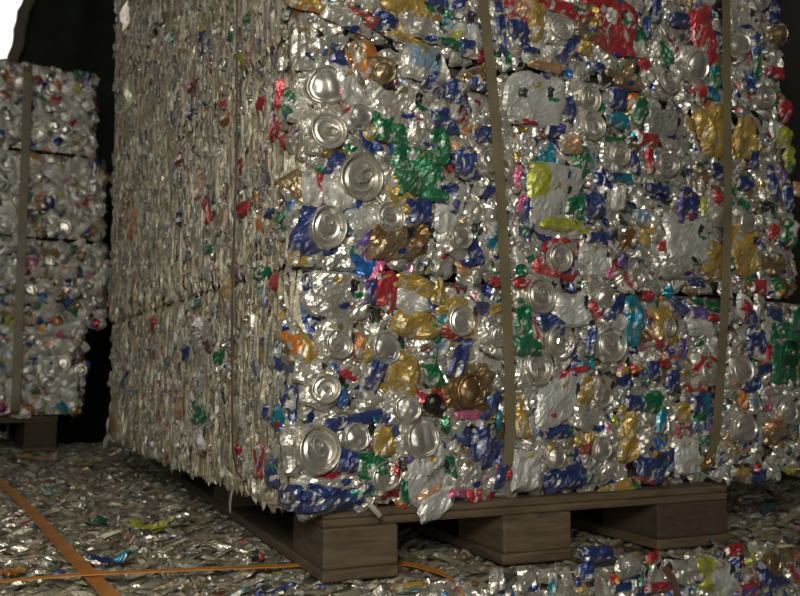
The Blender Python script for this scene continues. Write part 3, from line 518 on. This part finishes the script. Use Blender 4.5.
def make_bale(label, box, seed, front=(), side=(), faces='FLT', fstep=.030, sstep=.010, parts=100, base=None, fine=True, group='bales of crushed cans', tsize=1.0):
    rng = random.Random(seed)
    x0, x1, y0, y1, z0, z1 = box
    base = base or ((x0 + x1) / 2, (y0 + y1) / 2, z0)
    root = bpy.data.objects.new('aluminium_can_bale', None); COL.objects.link(root); root.location = base
    root.empty_display_size = .1
    tagt(root, label, 'bale', group)
    bulk = Buf(); core_box(bulk, *box, rng)
    cand = []      # (priority, body, lid, origin, word)
    def bulge(u, v):   # pillow: faces pull in towards their edges
        e = min(u, 1 - u, .0 + v, 1 - v)
        return -.010 * max(0, 1 - e / .05) ** 2
    def put(B, Lb, kind, pos, rot, pr, w, tl=None):
        tl = tl or (rng.uniform(-.12, .12), rng.uniform(-.12, .12))
        place(B, kind, pos, rot, tl)
        if Lb: place(Lb, kind, pos, rot, tl)
        cand.append((pr, B, Lb, pos, w))
    if 'F' in faces:
        pts = [(i[1], i[2], max(i[3], i[4]) / 2) for i in front]
        for layer in range(3):
            st = fstep * (1.0 if layer < 2 else 1.25)
            for z in jgrid(z0 + .010, z1 - .008, st, rng):
                for x in jgrid(x0 + .008, x1 - .004, st, rng):
                    z_ = z + rng.uniform(-.4, .4) * st; z_ = min(max(z_, z0 + .012), z1 - .010)
                    w = rng.uniform(.022, .05); h = rng.uniform(.022, .05)
                    h = min(h, 2.2 * min(z_ - z0, z1 - z_) + .008)
                    near = min([math.hypot(p[0] - x, p[1] - z_) - .6 * p[2] for p in pts] or [9])
                    if layer == 2 and near < .016: continue
                    if layer == 2 and front and near < .02 : continue
                    k = 'P'; rr = 0
                    if (not front or layer == 2) and rng.random() < (.28 if fine else .10) and z1 - .03 > z_ > z0 + .03:
                        k = rng.choice('LLD'); rr = rng.uniform(.015, .024); w = h = rr * 2.5
                    c1 = rng.choice(RANDCOL); c2 = rng.choice(RANDCOL)
                    if k != 'P': c1 = rng.choice(['S', 'S', 'B', 'S2', 'S', 'W'])
                    B, Lb = can_item(k, w, h, c1, c2, rr, rng, fine)
                    out = [-.003, .000, .003][layer]
                    put(B, Lb, 'F', (x, y0 - out - bulge((x - x0) / (x1 - x0), (z_ - z0) / (z1 - z0)), z_), rng.uniform(0, 180), w * h * (1 if layer == 2 else .1), (c1, c2, k))
        for it in front:
            k, x, z, w, h, ang, c1, c2, rr = it
            B, Lb = can_item(k, w * 1.06, h * 1.06, c1, c2, rr, rng, fine)
            small = max(0, .03 - max(w, h)) * .12
            put(B, Lb, 'F', (x, y0 - .0065 - small - rng.uniform(0, .003) + .006 * (k in 'LD') * (w > .05), z), ang, 1 + w * h, (c1, c2, k), (rng.uniform(-.07, .07), rng.uniform(-.07, .07)))
    for fc in 'LRK':
        if fc not in faces: continue
        a0, a1 = (y0, y1) if fc in 'LR' else (x0, x1)
        for layer in range(2):
            for a in jgrid(a0 + .004, a1 - .004, sstep * (1, .8)[layer], rng):
                z = z0 + rng.uniform(-.01, .03)
                while z < z1 - .01:
                    h = rng.choice((.014, .025, .045, .075)) * rng.uniform(.7, 1.3) * tsize; w = rng.uniform(.004, .011) * sstep / .010
                    if z + h > z1 - .002: h = max(.012, z1 - .002 - z)
                    c1 = rng.choice(RANDCOL); c2 = rng.choice(['S', 'S2', 'T2', c1])
                    if rng.random() < .5: c1 = rng.choice(['S2', 'T2', 'S', 'LG'])
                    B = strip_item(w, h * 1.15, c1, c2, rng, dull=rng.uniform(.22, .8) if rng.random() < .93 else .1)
                    zc = max(z + h / 2, z0 + h * .575 + (.001 if rng.random() < .9 else -.005))
                    dz = bulge((a - a0) / (a1 - a0), (zc - z0) / (z1 - z0)) + (-.003, 0)[layer] + rng.uniform(-.002, .004)
                    pos = {'L': (x0 - dz, a, zc), 'R': (x1 + dz, a, zc), 'K': (a, y1 + dz, zc)}[fc]
                    put(B, None, fc, pos, rng.uniform(-4, 4), w * h * (.5 if fc == 'L' else .01) * layer, (c1, c2, 'E'), (rng.uniform(-.55, .55), rng.uniform(-.05, .05)))
                    z += h * .92
        if fc == 'L' and (side or z0 > .8):
            # flattened rims and folds that turn outwards among the edges
            for _ in range(330):
                a = rng.uniform(a0 + .01, a1 - .01); zc = rng.uniform(z0 + .02, z1 - .012)
                w = rng.uniform(.007, .016); h = rng.uniform(.010, .034); c1 = rng.choice(RANDCOL); c2 = rng.choice(RANDCOL)
                B = Buf(); V, F, Cc = sheet(w, h, 6, 8, PAL[c1], PAL[c2], rng, amp=.0032, tuck=.003, wob=.15)
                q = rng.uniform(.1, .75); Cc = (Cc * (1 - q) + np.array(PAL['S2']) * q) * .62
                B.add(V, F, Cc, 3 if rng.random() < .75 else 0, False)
                put(B, None, 'L', (x0 - .004, a, zc), rng.uniform(-25, 25), .05 * w * h, (c1, c2, 'E'), (rng.uniform(-.4, .4), rng.uniform(-.2, .2)))
            for y, z, w, h, c in side:
                B = strip_item(max(w, .007) * 1.1, h, c, c if c != 'W' else 'R', rng)
                put(B, None, 'L', (x0 - .006, y, z), rng.uniform(-3, 3), .9 + w * h, (c, c, 'E'), (rng.uniform(-.2, .2), 0))
    if 'T' in faces:
        for layer in range(2):
            for y in jgrid(y0 + .004, y1 - .004, sstep * (1.1, 1.0)[layer], rng):
                x = x0 + rng.uniform(-.01, .02)
                while x < x1 - .01:
                    h = rng.choice((.012, .018, .028, .05)) * rng.uniform(.7, 1.3) * tsize; w = rng.uniform(.005, .012) * sstep / .010
                    if x + h > x1: h = max(.012, x1 - x)
                    c1 = rng.choice(RANDCOL) if rng.random() < .55 else rng.choice(['S2', 'T2', 'S', 'W', 'LG'])
                    c2 = rng.choice(['S', 'S2', 'T2', c1, 'W'])
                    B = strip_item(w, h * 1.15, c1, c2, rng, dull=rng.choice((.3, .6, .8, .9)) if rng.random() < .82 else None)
                    put(B, None, 'T', (x + h / 2, y, z1 + (-.006, -.004)[layer] + rng.uniform(-.004, .003)), 90 + rng.uniform(-8, 8) if rng.random() < .8 else 90 + rng.uniform(-35, 35), w * h * layer * (.5 if 'F' in faces else 1) / (1 + max(0, y - y0) * 2), (c1, c2, 'E'), (rng.uniform(-.45, .45), rng.uniform(-.1, .1)))
                    x += h * .9
    cand.sort(key=lambda q: -q[0])
    for i, (pr, B, Lb, pos, (c1, c2, k)) in enumerate(cand):
        if i < parts:
            o = B.build('crushed_can', root, pos, base=base)
            edge = ' seen edge-on' if k == 'E' else ''
            lidt = {'L': ' with its lid facing out', 'D': ' with its base facing out'}.get(k, '')
            o['label'] = WORD[c1] + ((' and ' + WORD[c2]) if c2 != c1 else '') + ' crushed can' + lidt + edge
            if Lb: Lb.build('can_lid' if k == 'L' else 'can_base', o, pos, base=pos)
        else:
            bulk.merge(B)
            if Lb: bulk.merge(Lb)
    o = bulk.build('crushed_can_mass', root, base, base=base)
    o['kind'] = 'stuff'
    return root

def sel(rows, lo, hi, zi): return [r for r in rows if lo <= r[zi] < hi]

# ---- the setting: mostly unseen shell, added to keep the sky from lighting everything
def slab(name, x0, x1, y0, y1, z0, z1, mat, kind='structure'):
    me = bpy.data.meshes.new(name)
    v = [(x, y, z) for x in (x0, x1) for y in (y0, y1) for z in (z0, z1)]
    me.from_pydata(v, [], [(0, 1, 3, 2), (4, 6, 7, 5), (0, 4, 5, 1), (2, 3, 7, 6), (0, 2, 6, 4), (1, 5, 7, 3)])
    me.materials.append(mat); me.update()
    o = bpy.data.objects.new(name, me); COL.objects.link(o)
    if kind: o['kind'] = kind
    return o
slab('floor', -3.6, 1.6, -3.2, 4.6, -.40, -.29, M_FLOOR)
slab('ceiling', -3.6, 1.6, -3.2, 4.6, 3.2, 3.3, M_WALL)
slab('wall_right', 1.42, 1.55, -3.2, 4.5, -.29, 3.2, M_WALL)
slab('wall_left', -3.55, -3.42, -3.2, 4.5, -.29, 3.2, M_WALL)
slab('wall_front', -.2, 1.42, -3.15, -3.05, -.29, 3.2, M_WALL)
slab('wall_back', -3.42, 1.42, 4.4, 4.5, -.29, .9, M_WALL)  # low sill added to block the bright sky beneath the distant pallet

# ---- lower layer of bales (the ground everything stands on)
LZ0, LZ1 = -.285, 0.0
low_f = [r for r in LOWER]
make_bale('lower bale under the wooden pallet, its dull printed cans showing below the pallet blocks', (-.088, .762, -.07, 1.15, LZ0, LZ1), 11, front=low_f[:], faces='FLT', sstep=.0095, group='lower bales underfoot')
make_bale('lower bale at left foreground crossed by both orange straps', (-.95, -.100, -.07, 1.15, LZ0, LZ1), 12, faces='T', sstep=.009, group='lower bales underfoot')
make_bale('lower bale at far right beyond the end of the pallet', (.772, 1.38, -.07, 1.15, LZ0, LZ1), 13, faces='FT', sstep=.014, tsize=1.7, group='lower bales underfoot')
make_bale('lower bale behind the strapped foreground, in front of the distant stack', (-.95, -.100, 1.16, 2.35, LZ0, LZ1), 14, faces='T', sstep=.016, parts=60, group='lower bales underfoot')
make_bale('lower bale in the dark gap between the two stacks', (-.088, .762, 1.16, 2.35, LZ0, LZ1), 15, faces='T', sstep=.018, parts=40, group='lower bales underfoot')
make_bale('lower bale beneath the distant stack at left', (-.95, .0, 2.36, 3.2, LZ0, LZ1), 16, faces='T', sstep=.03, parts=10, group='lower bales underfoot')

# ---- main stack, four bales on the pallet
ZS = [.084, .363, .643, .923, 1.203]
lab = ['bottom bale of the main stack, resting on the wooden pallet',
       'second bale of the main stack, with the green shape near its corner',
       'third bale of the main stack, red cans along its lower front',
       'topmost bale of the main stack, only its left side in view']
off = [(0, .005, -.002), (.0, .0, 0), (.003, -.012, .002), (.0, -.01, .0)]
for i in range(4):
    lo, hi = ZS[i], ZS[i + 1]
    fr = sel(FRONT, lo - (.05 if i == 0 else 0), hi, 2) if i < 3 else []
    fr = [list(r) for r in fr]
    for r in fr:
        hh = abs(r[4] * math.cos(R_(r[5]))) / 2 + abs(r[3] * math.sin(R_(r[5]))) / 2
        if i > 0: r[2] = max(r[2], lo + hh * .75)
        r[2] = min(r[2], hi - hh * .75)
    sd = sel(SIDE, lo - .03 if i == 0 else lo, hi, 1)
    make_bale(lab[i], (off[i][0], .865 + off[i][1], off[i][2], (1.20, 1.25, 1.27, 1.28)[i], lo, hi - .003), 30 + i, front=fr, side=sd,
              faces='FL', sstep=.0085, parts=100, group='bales of the main stack', fine=True)

# ---- distant stack at left
dl = ['lowest bale of the distant left stack, set back and directly on its pallet', 'second bale from the bottom of the distant left stack',
      'third bale from the bottom of the distant left stack', 'top bale of the distant left stack, below the bright opening']
for i, xr in enumerate((.048, .113, .096, .062)):
    z = .115 + .2805 * i
    make_bale(dl[i], (-.80 + xr, xr, 2.0, 2.9, z, z + .278), 50 + i, faces='FR' if i < 3 else 'FRT', fstep=.036, sstep=.03, parts=80, group='bales of the distant stack', fine=False)

# ------------------------------------------------------------------ pallets
def boxes(name, lst, mat, parent, base, rz=0, bevel=.003, label=None):
    me = bpy.data.meshes.new(name); V = []; F = []
    for (x0, x1, y0, y1, z0, z1) in lst:
        n = len(V)
        V += [(x, y, z) for x in (x0, x1) for y in (y0, y1) for z in (z0, z1)]
        F += [tuple(a + n for a in f) for f in ((0, 1, 3, 2), (4, 6, 7, 5), (0, 4, 5, 1), (2, 3, 7, 6), (0, 2, 6, 4), (1, 5, 7, 3))]
    me.from_pydata(V, [], F); me.materials.append(mat); me.update()
    o = bpy.data.objects.new(name, me); COL.objects.link(o); o.parent = parent
    m = o.modifiers.new('bevel', 'BEVEL'); m.width = bevel; m.segments = 2
    if label: o['label'] = label
    return o
def pallet(label, loc, rz, W, D, H, bw, ys, xs=None, group=None):
    r = bpy.data.objects.new('wooden_pallet', None); COL.objects.link(r); r.location = loc; r.rotation_euler = (0, 0, R_(rz))
    tagt(r, label, 'pallet', group)
    td = .010; sk = .014
    xs = xs or [(0, bw), (W / 2 - bw / 2, W / 2 + bw / 2), (W - bw * 1.1, W)]
    for (a, b) in xs: boxes('bottom_runner', [(a, b, 0, D, 0, sk)], M_WOOD, r, None)
    for (a, b) in xs:
        for y in ys: boxes('block', [(a + .001, b - .001, y, y + .125, sk, H - td * 2)], M_WOODB if a > .4 else M_WOOD, r, None)
    for y in ys: boxes('cross_board', [(0, W, y, y + .11, H - td * 2, H - td)], M_WOOD, r, None)
    n = 6
    for i in range(n):
        y = i * (D - .11) / (n - 1)
        boxes('deck_board', [(0, W, y, y + .11, H - td, H)], M_WOOD, r, None)
    return r
pallet('wooden block pallet under the main stack of bales', (.045, .008, .0025), -4.6, .60, 1.16, .081, .095, (0, .515, 1.03), [(0, .095), (.235, .338), (.475, .60)])
pallet('dark wooden pallet under the distant stack at left', (-.68, 2.03, .0015), 0, .66, .85, .112, .09, (0, .36, .72))

# ------------------------------------------------------------------ straps
def strap(name, pts, width, side, mat, label, group=None, thick=.0012, cat='strap'):
    """flat band along a path; side = width direction"""
    P = [Vector(p) for p in pts]
    # resample
    Q = []
    for a, b in zip(P[:-1], P[1:]):
        n = max(1, int((b - a).length / .03))
        Q += [a.lerp(b, i / n) for i in range(n)]
    Q.append(P[-1])
    for _ in range(3): Q = [Q[0]] + [(Q[i - 1] + Q[i] * 2 + Q[i + 1]) / 4 for i in range(1, len(Q) - 1)] + [Q[-1]]
    V = []; F = []
    for i, q in enumerate(Q):
        t = (Q[min(i + 1, len(Q) - 1)] - Q[max(i - 1, 0)]).normalized()
        s = Vector(side); s = (s - t * s.dot(t)).normalized(); n = t.cross(s).normalized()
        w = width / 2
        for a, b in ((-w, -thick), (-w * .5, -thick * .6), (w * .5, -thick * .6), (w, -thick), (w, 0), (-w, 0)): V.append(q + s * a - n * b)
    for i in range(len(Q) - 1):
        for k in range(6):
            a = i * 6 + k; b = i * 6 + (k + 1) % 6; F.append((a, b, b + 6, a + 6))
    F.append(tuple(range(6))); F.append(tuple(len(V) - 6 + k for k in range(5, -1, -1)))
    me = bpy.data.meshes.new(name); me.from_pydata([tuple(v) for v in V], [], F); me.materials.append(mat); me.update()
    o = bpy.data.objects.new(name, me); COL.objects.link(o)
    return tagt(o, label, cat, group)
TOPZ = 1.217
strap('packing_strap', [(.282, .07, .0855), (.286, -.012, .0845), (.288, -.019, .118), (.288, -.019, .207), (.283, -.020, .333), (.278, -.020, .435), (.269, -.020, .578), (.261, -.020, .643), (.251, -.020, .721), (.24, -.02, .9), (.23, -.02, 1.1), (.23, -.016, TOPZ), (.23, .05, TOPZ + .004), (.23, 1.25, TOPZ + .004), (.23, 1.31, TOPZ), (.23, 1.31, .5), (.23, 1.30, .10)],
      .0145, (1, 0, 0), M_STRAP, 'khaki packing strap down the front of the main stack, nearer its left corner', 'straps around the main stack')
strap('packing_strap', [(.635, .07, .0855), (.64, -.012, .0845), (.642, -.019, .103), (.650, -.019, .16), (.669, -.019, .29), (.685, -.020, .44), (.691, -.020, .563), (.70, -.020, .816), (.71, -.02, 1.1), (.71, -.016, TOPZ), (.71, .05, TOPZ + .004), (.71, 1.25, TOPZ + .004), (.71, 1.31, TOPZ), (.71, 1.31, .5), (.71, 1.30, .10)],
      .0160, (1, 0, 0), M_STRAP, 'khaki packing strap down the front of the main stack, nearer its right end', 'straps around the main stack')
strap('packing_strap', [(.07, .150, .0855), (-.016, .150, .083), (-.018, .150, .113), (-.018, .155, .207), (-.018, .164, .335), (-.018, .155, .53), (-.018, .167, .74), (-.018, .17, 1.1), (-.016, .17, TOPZ - .003), (.05, .17, TOPZ + .001), (.84, .17, TOPZ + .001), (.90, .17, TOPZ - .004), (.90, .17, .5), (.895, .17, .10)],
      .0075, (0, 1, 0), M_RUST, 'rusty brown strap down the left side of the main stack', 'straps around the main stack', cat='strap')
strap('packing_strap', [(-.15, 2.05, .117), (-.15, 1.98, .112), (-.149, 1.978, .119), (-.150, 1.978, .382), (-.1505, 1.978, .8), (-.152, 1.978, 1.2), (-.152, 1.982, 1.247), (-.152, 2.05, 1.25), (-.152, 2.85, 1.25), (-.152, 2.92, 1.24), (-.152, 2.92, .12)],
      .026, (1, 0, 0), M_STRAP, 'pale khaki strap down the front of the distant left stack')
strap('orange_strap', [(-.245, 1.42, .010), (-.221, 1.018, .010), (-.205, .698, .010), (-.199, .507, .010), (-.190, .243, .010), (-.184, .098, .0105), (-.181, .028, .010), (-.179, -.06, .010), (-.178, -.092, -.01), (-.178, -.094, -.27)],
      .0175, (1, 0, 0), M_ORANGE, 'wide orange strap running away from the viewer across the lower bales', 'orange straps on the lower bales')
strap('orange_strap', [(-.75, .19, .011), (-.45, .150, .0115), (-.28, .139, .0130), (-.219, .136, .0140), (-.18, .128, .0145), (-.146, .119, .0130), (-.047, .104, .0105), (.03, .100, .006), (.101, .100, .001), (.16, .11, .003), (.19, .08, .003), (.19, .03, .001), (.182, -.06, .009), (.180, -.094, -.002), (.185, -.097, -.27)],
      .0125, (.3, 1, 0), M_ORANGE, 'narrow orange strap crossing sideways and running under the pallet', 'orange straps on the lower bales')
strap('rusty_strap', [(.492, .03, .001), (.492, -.06, .008), (.492, -.094, -.002), (.493, -.096, -.05), (.493, -.096, -.27)],
      .011, (1, 0, 0), M_RUST, 'rusty brown strap over the lower bale below the right pallet block')

# ------------------------------------------------------------------ dark tarpaulin hanging behind
def tarp():
    rng = random.Random(5)
    nx, nz = 60, 40; V = []; F = []
    for i in range(nx):
        for j in range(nz):
            z = -.28 + j / (nz - 1) * 3.4
            xe = -.139 + (z - 1.734) * .187 + .006 * math.sin(z * 22)
            u = i / (nx - 1)
            V.append((xe + u * (1.35 - xe), 3.4 + .03 * math.sin(u * 26 + z * .6) + .012 * math.sin(u * 61), z))
    for i in range(nx - 1):
        for j in range(nz - 1):
            a = i * nz + j; F.append((a, a + nz, a + nz + 1, a + 1))
    root = bpy.data.objects.new('tarpaulin', None); COL.objects.link(root); root.location = (.6, 3.4, 0)
    def mk(name, V, F, mat, th):
        me = bpy.data.meshes.new(name); me.from_pydata([(x - .6, y - 3.4, z) for x, y, z in V], [], F); me.materials.append(mat); me.update()
        for p in me.polygons: p.use_smooth = True
        o = bpy.data.objects.new(name, me); COL.objects.link(o); o.parent = root
        m = o.modifiers.new('thickness', 'SOLIDIFY'); m.thickness = th; m.offset = 0
        return o
    mk('sheet', V, F, M_TARP, .004)
    V2 = []; F2 = []
    for j in range(nz * 2):
        z = -.28 + j / (nz * 2 - 1) * 3.4
        xe = -.139 + (z - 1.734) * .187 + .006 * math.sin(z * 22) + .004 * math.sin(z * 60)
        for k in range(4): V2.append((xe - .012 + .017 * k, 3.385 + .012 * math.cos(k * 1.2), z))
    for j in range(nz * 2 - 1):
        for k in range(3): a = j * 4 + k; F2.append((a, a + 1, a + 5, a + 4))
    h = mk('hem', V2, F2, M_TARPE, .006); h['label'] = 'pale olive hem along the slanting edge'
    tagt(root, 'dark green-black tarpaulin hanging behind the two stacks beside the bright opening', 'tarpaulin')
tarp()

# ------------------------------------------------------------------ loose scraps
def scrap(name, loc, w, h, rz, c1, c2, label, seed, n=14, amp=.008, curl=.5):
    rng = random.Random(seed)
    V, F, Cc = sheet(w, h, n, n, PAL[c1], PAL[c2], rng, amp=amp, tuck=.002, wob=.25)
    V[:, 2] += curl * (V[:, 0] ** 2) / max(w, .01) + .004
    V[:, 2] -= V[:, 2].min()
    B = Buf(); B.add(V, F, Cc, 0 if c1 in METAL else 1, False)
    place(B, 'T', loc, rz)
    o = B.build(name, None, loc)
    m = o.modifiers.new('thickness', 'SOLIDIFY'); m.thickness = .0006
    return tagt(o, label, 'scrap', 'loose can scraps on the lower bales')
for a in SCRAPS: scrap('can_scrap', *a)
strap('torn_paper_flap', [(.094, -.012, .090), (.097, -.018, .086), (.102, -.020, .080), (.104, -.020, .077)], .006, (1, 0, .3), plain('offwhite_paper', (.33, .30, .25)), 'small off-white flap hanging from the bottom bale near its corner', cat='scrap')
strap('torn_paper_flap', [(-.012, .168, .098), (-.016, .17, .085), (-.018, .172, .072), (-.014, .174, .064)], .006, (0, 1, .3), bpy.data.materials['offwhite_paper'], 'thin pale shred dangling below the bottom bale beside the rusty strap', cat='scrap')
strap('torn_paper_flap', [(.0, 1.17, .105), (-.012, 1.165, .095), (-.018, 1.16, .085), (-.014, 1.155, .073)], .03, (0, 1, .3), bpy.data.materials['offwhite_paper'], 'white torn flap hanging from the far lower edge of the main stack', cat='scrap')

# ------------------------------------------------------------------ print on the white can wall at the bottom of the main stack
def text_on(body, x, z, size, rot, y, owner):
    cu = bpy.data.curves.new('printed_text', 'FONT'); cu.body = body; cu.size = size; cu.align_x = 'CENTER'; cu.align_y = 'CENTER'; cu.extrude = .0002
    t = bpy.data.objects.new('tmp', cu); COL.objects.link(t)
    dg = bpy.context.evaluated_depsgraph_get(); me = bpy.data.meshes.new_from_object(t.evaluated_get(dg)); bpy.data.objects.remove(t)
    me.name = 'printed_text'; me.materials.clear(); me.materials.append(M_INK)
    o = bpy.data.objects.new('printed_text', me); COL.objects.link(o)
    M = Matrix.Translation((x, y, z)) @ Matrix.Rotation(R_(rot), 4, 'Y') @ Matrix.Rotation(R_(90), 4, 'X')
    o.parent = owner
    bpy.context.view_layer.update()
    o.matrix_world = M
    o['label'] = 'black printed letters'
def owner_at(x, z):
    best = None; bd = 9
    bpy.context.view_layer.update()
    for o in bpy.data.objects:
        if o.name.startswith('crushed_can') and o.type == 'MESH' and 'mass' not in o.name:
            p = o.matrix_world.translation
            d = math.hypot(p.x - x, p.z - z) + abs(p.y) * 2
            if o.get('label', '').startswith('white') and d < bd: bd = d; best = o
    return best
for body, x, z, size, rot in TEXTS:
    ow = owner_at(x, z)
    if ow: text_on(body, x, z, size, rot, -.0175, ow)
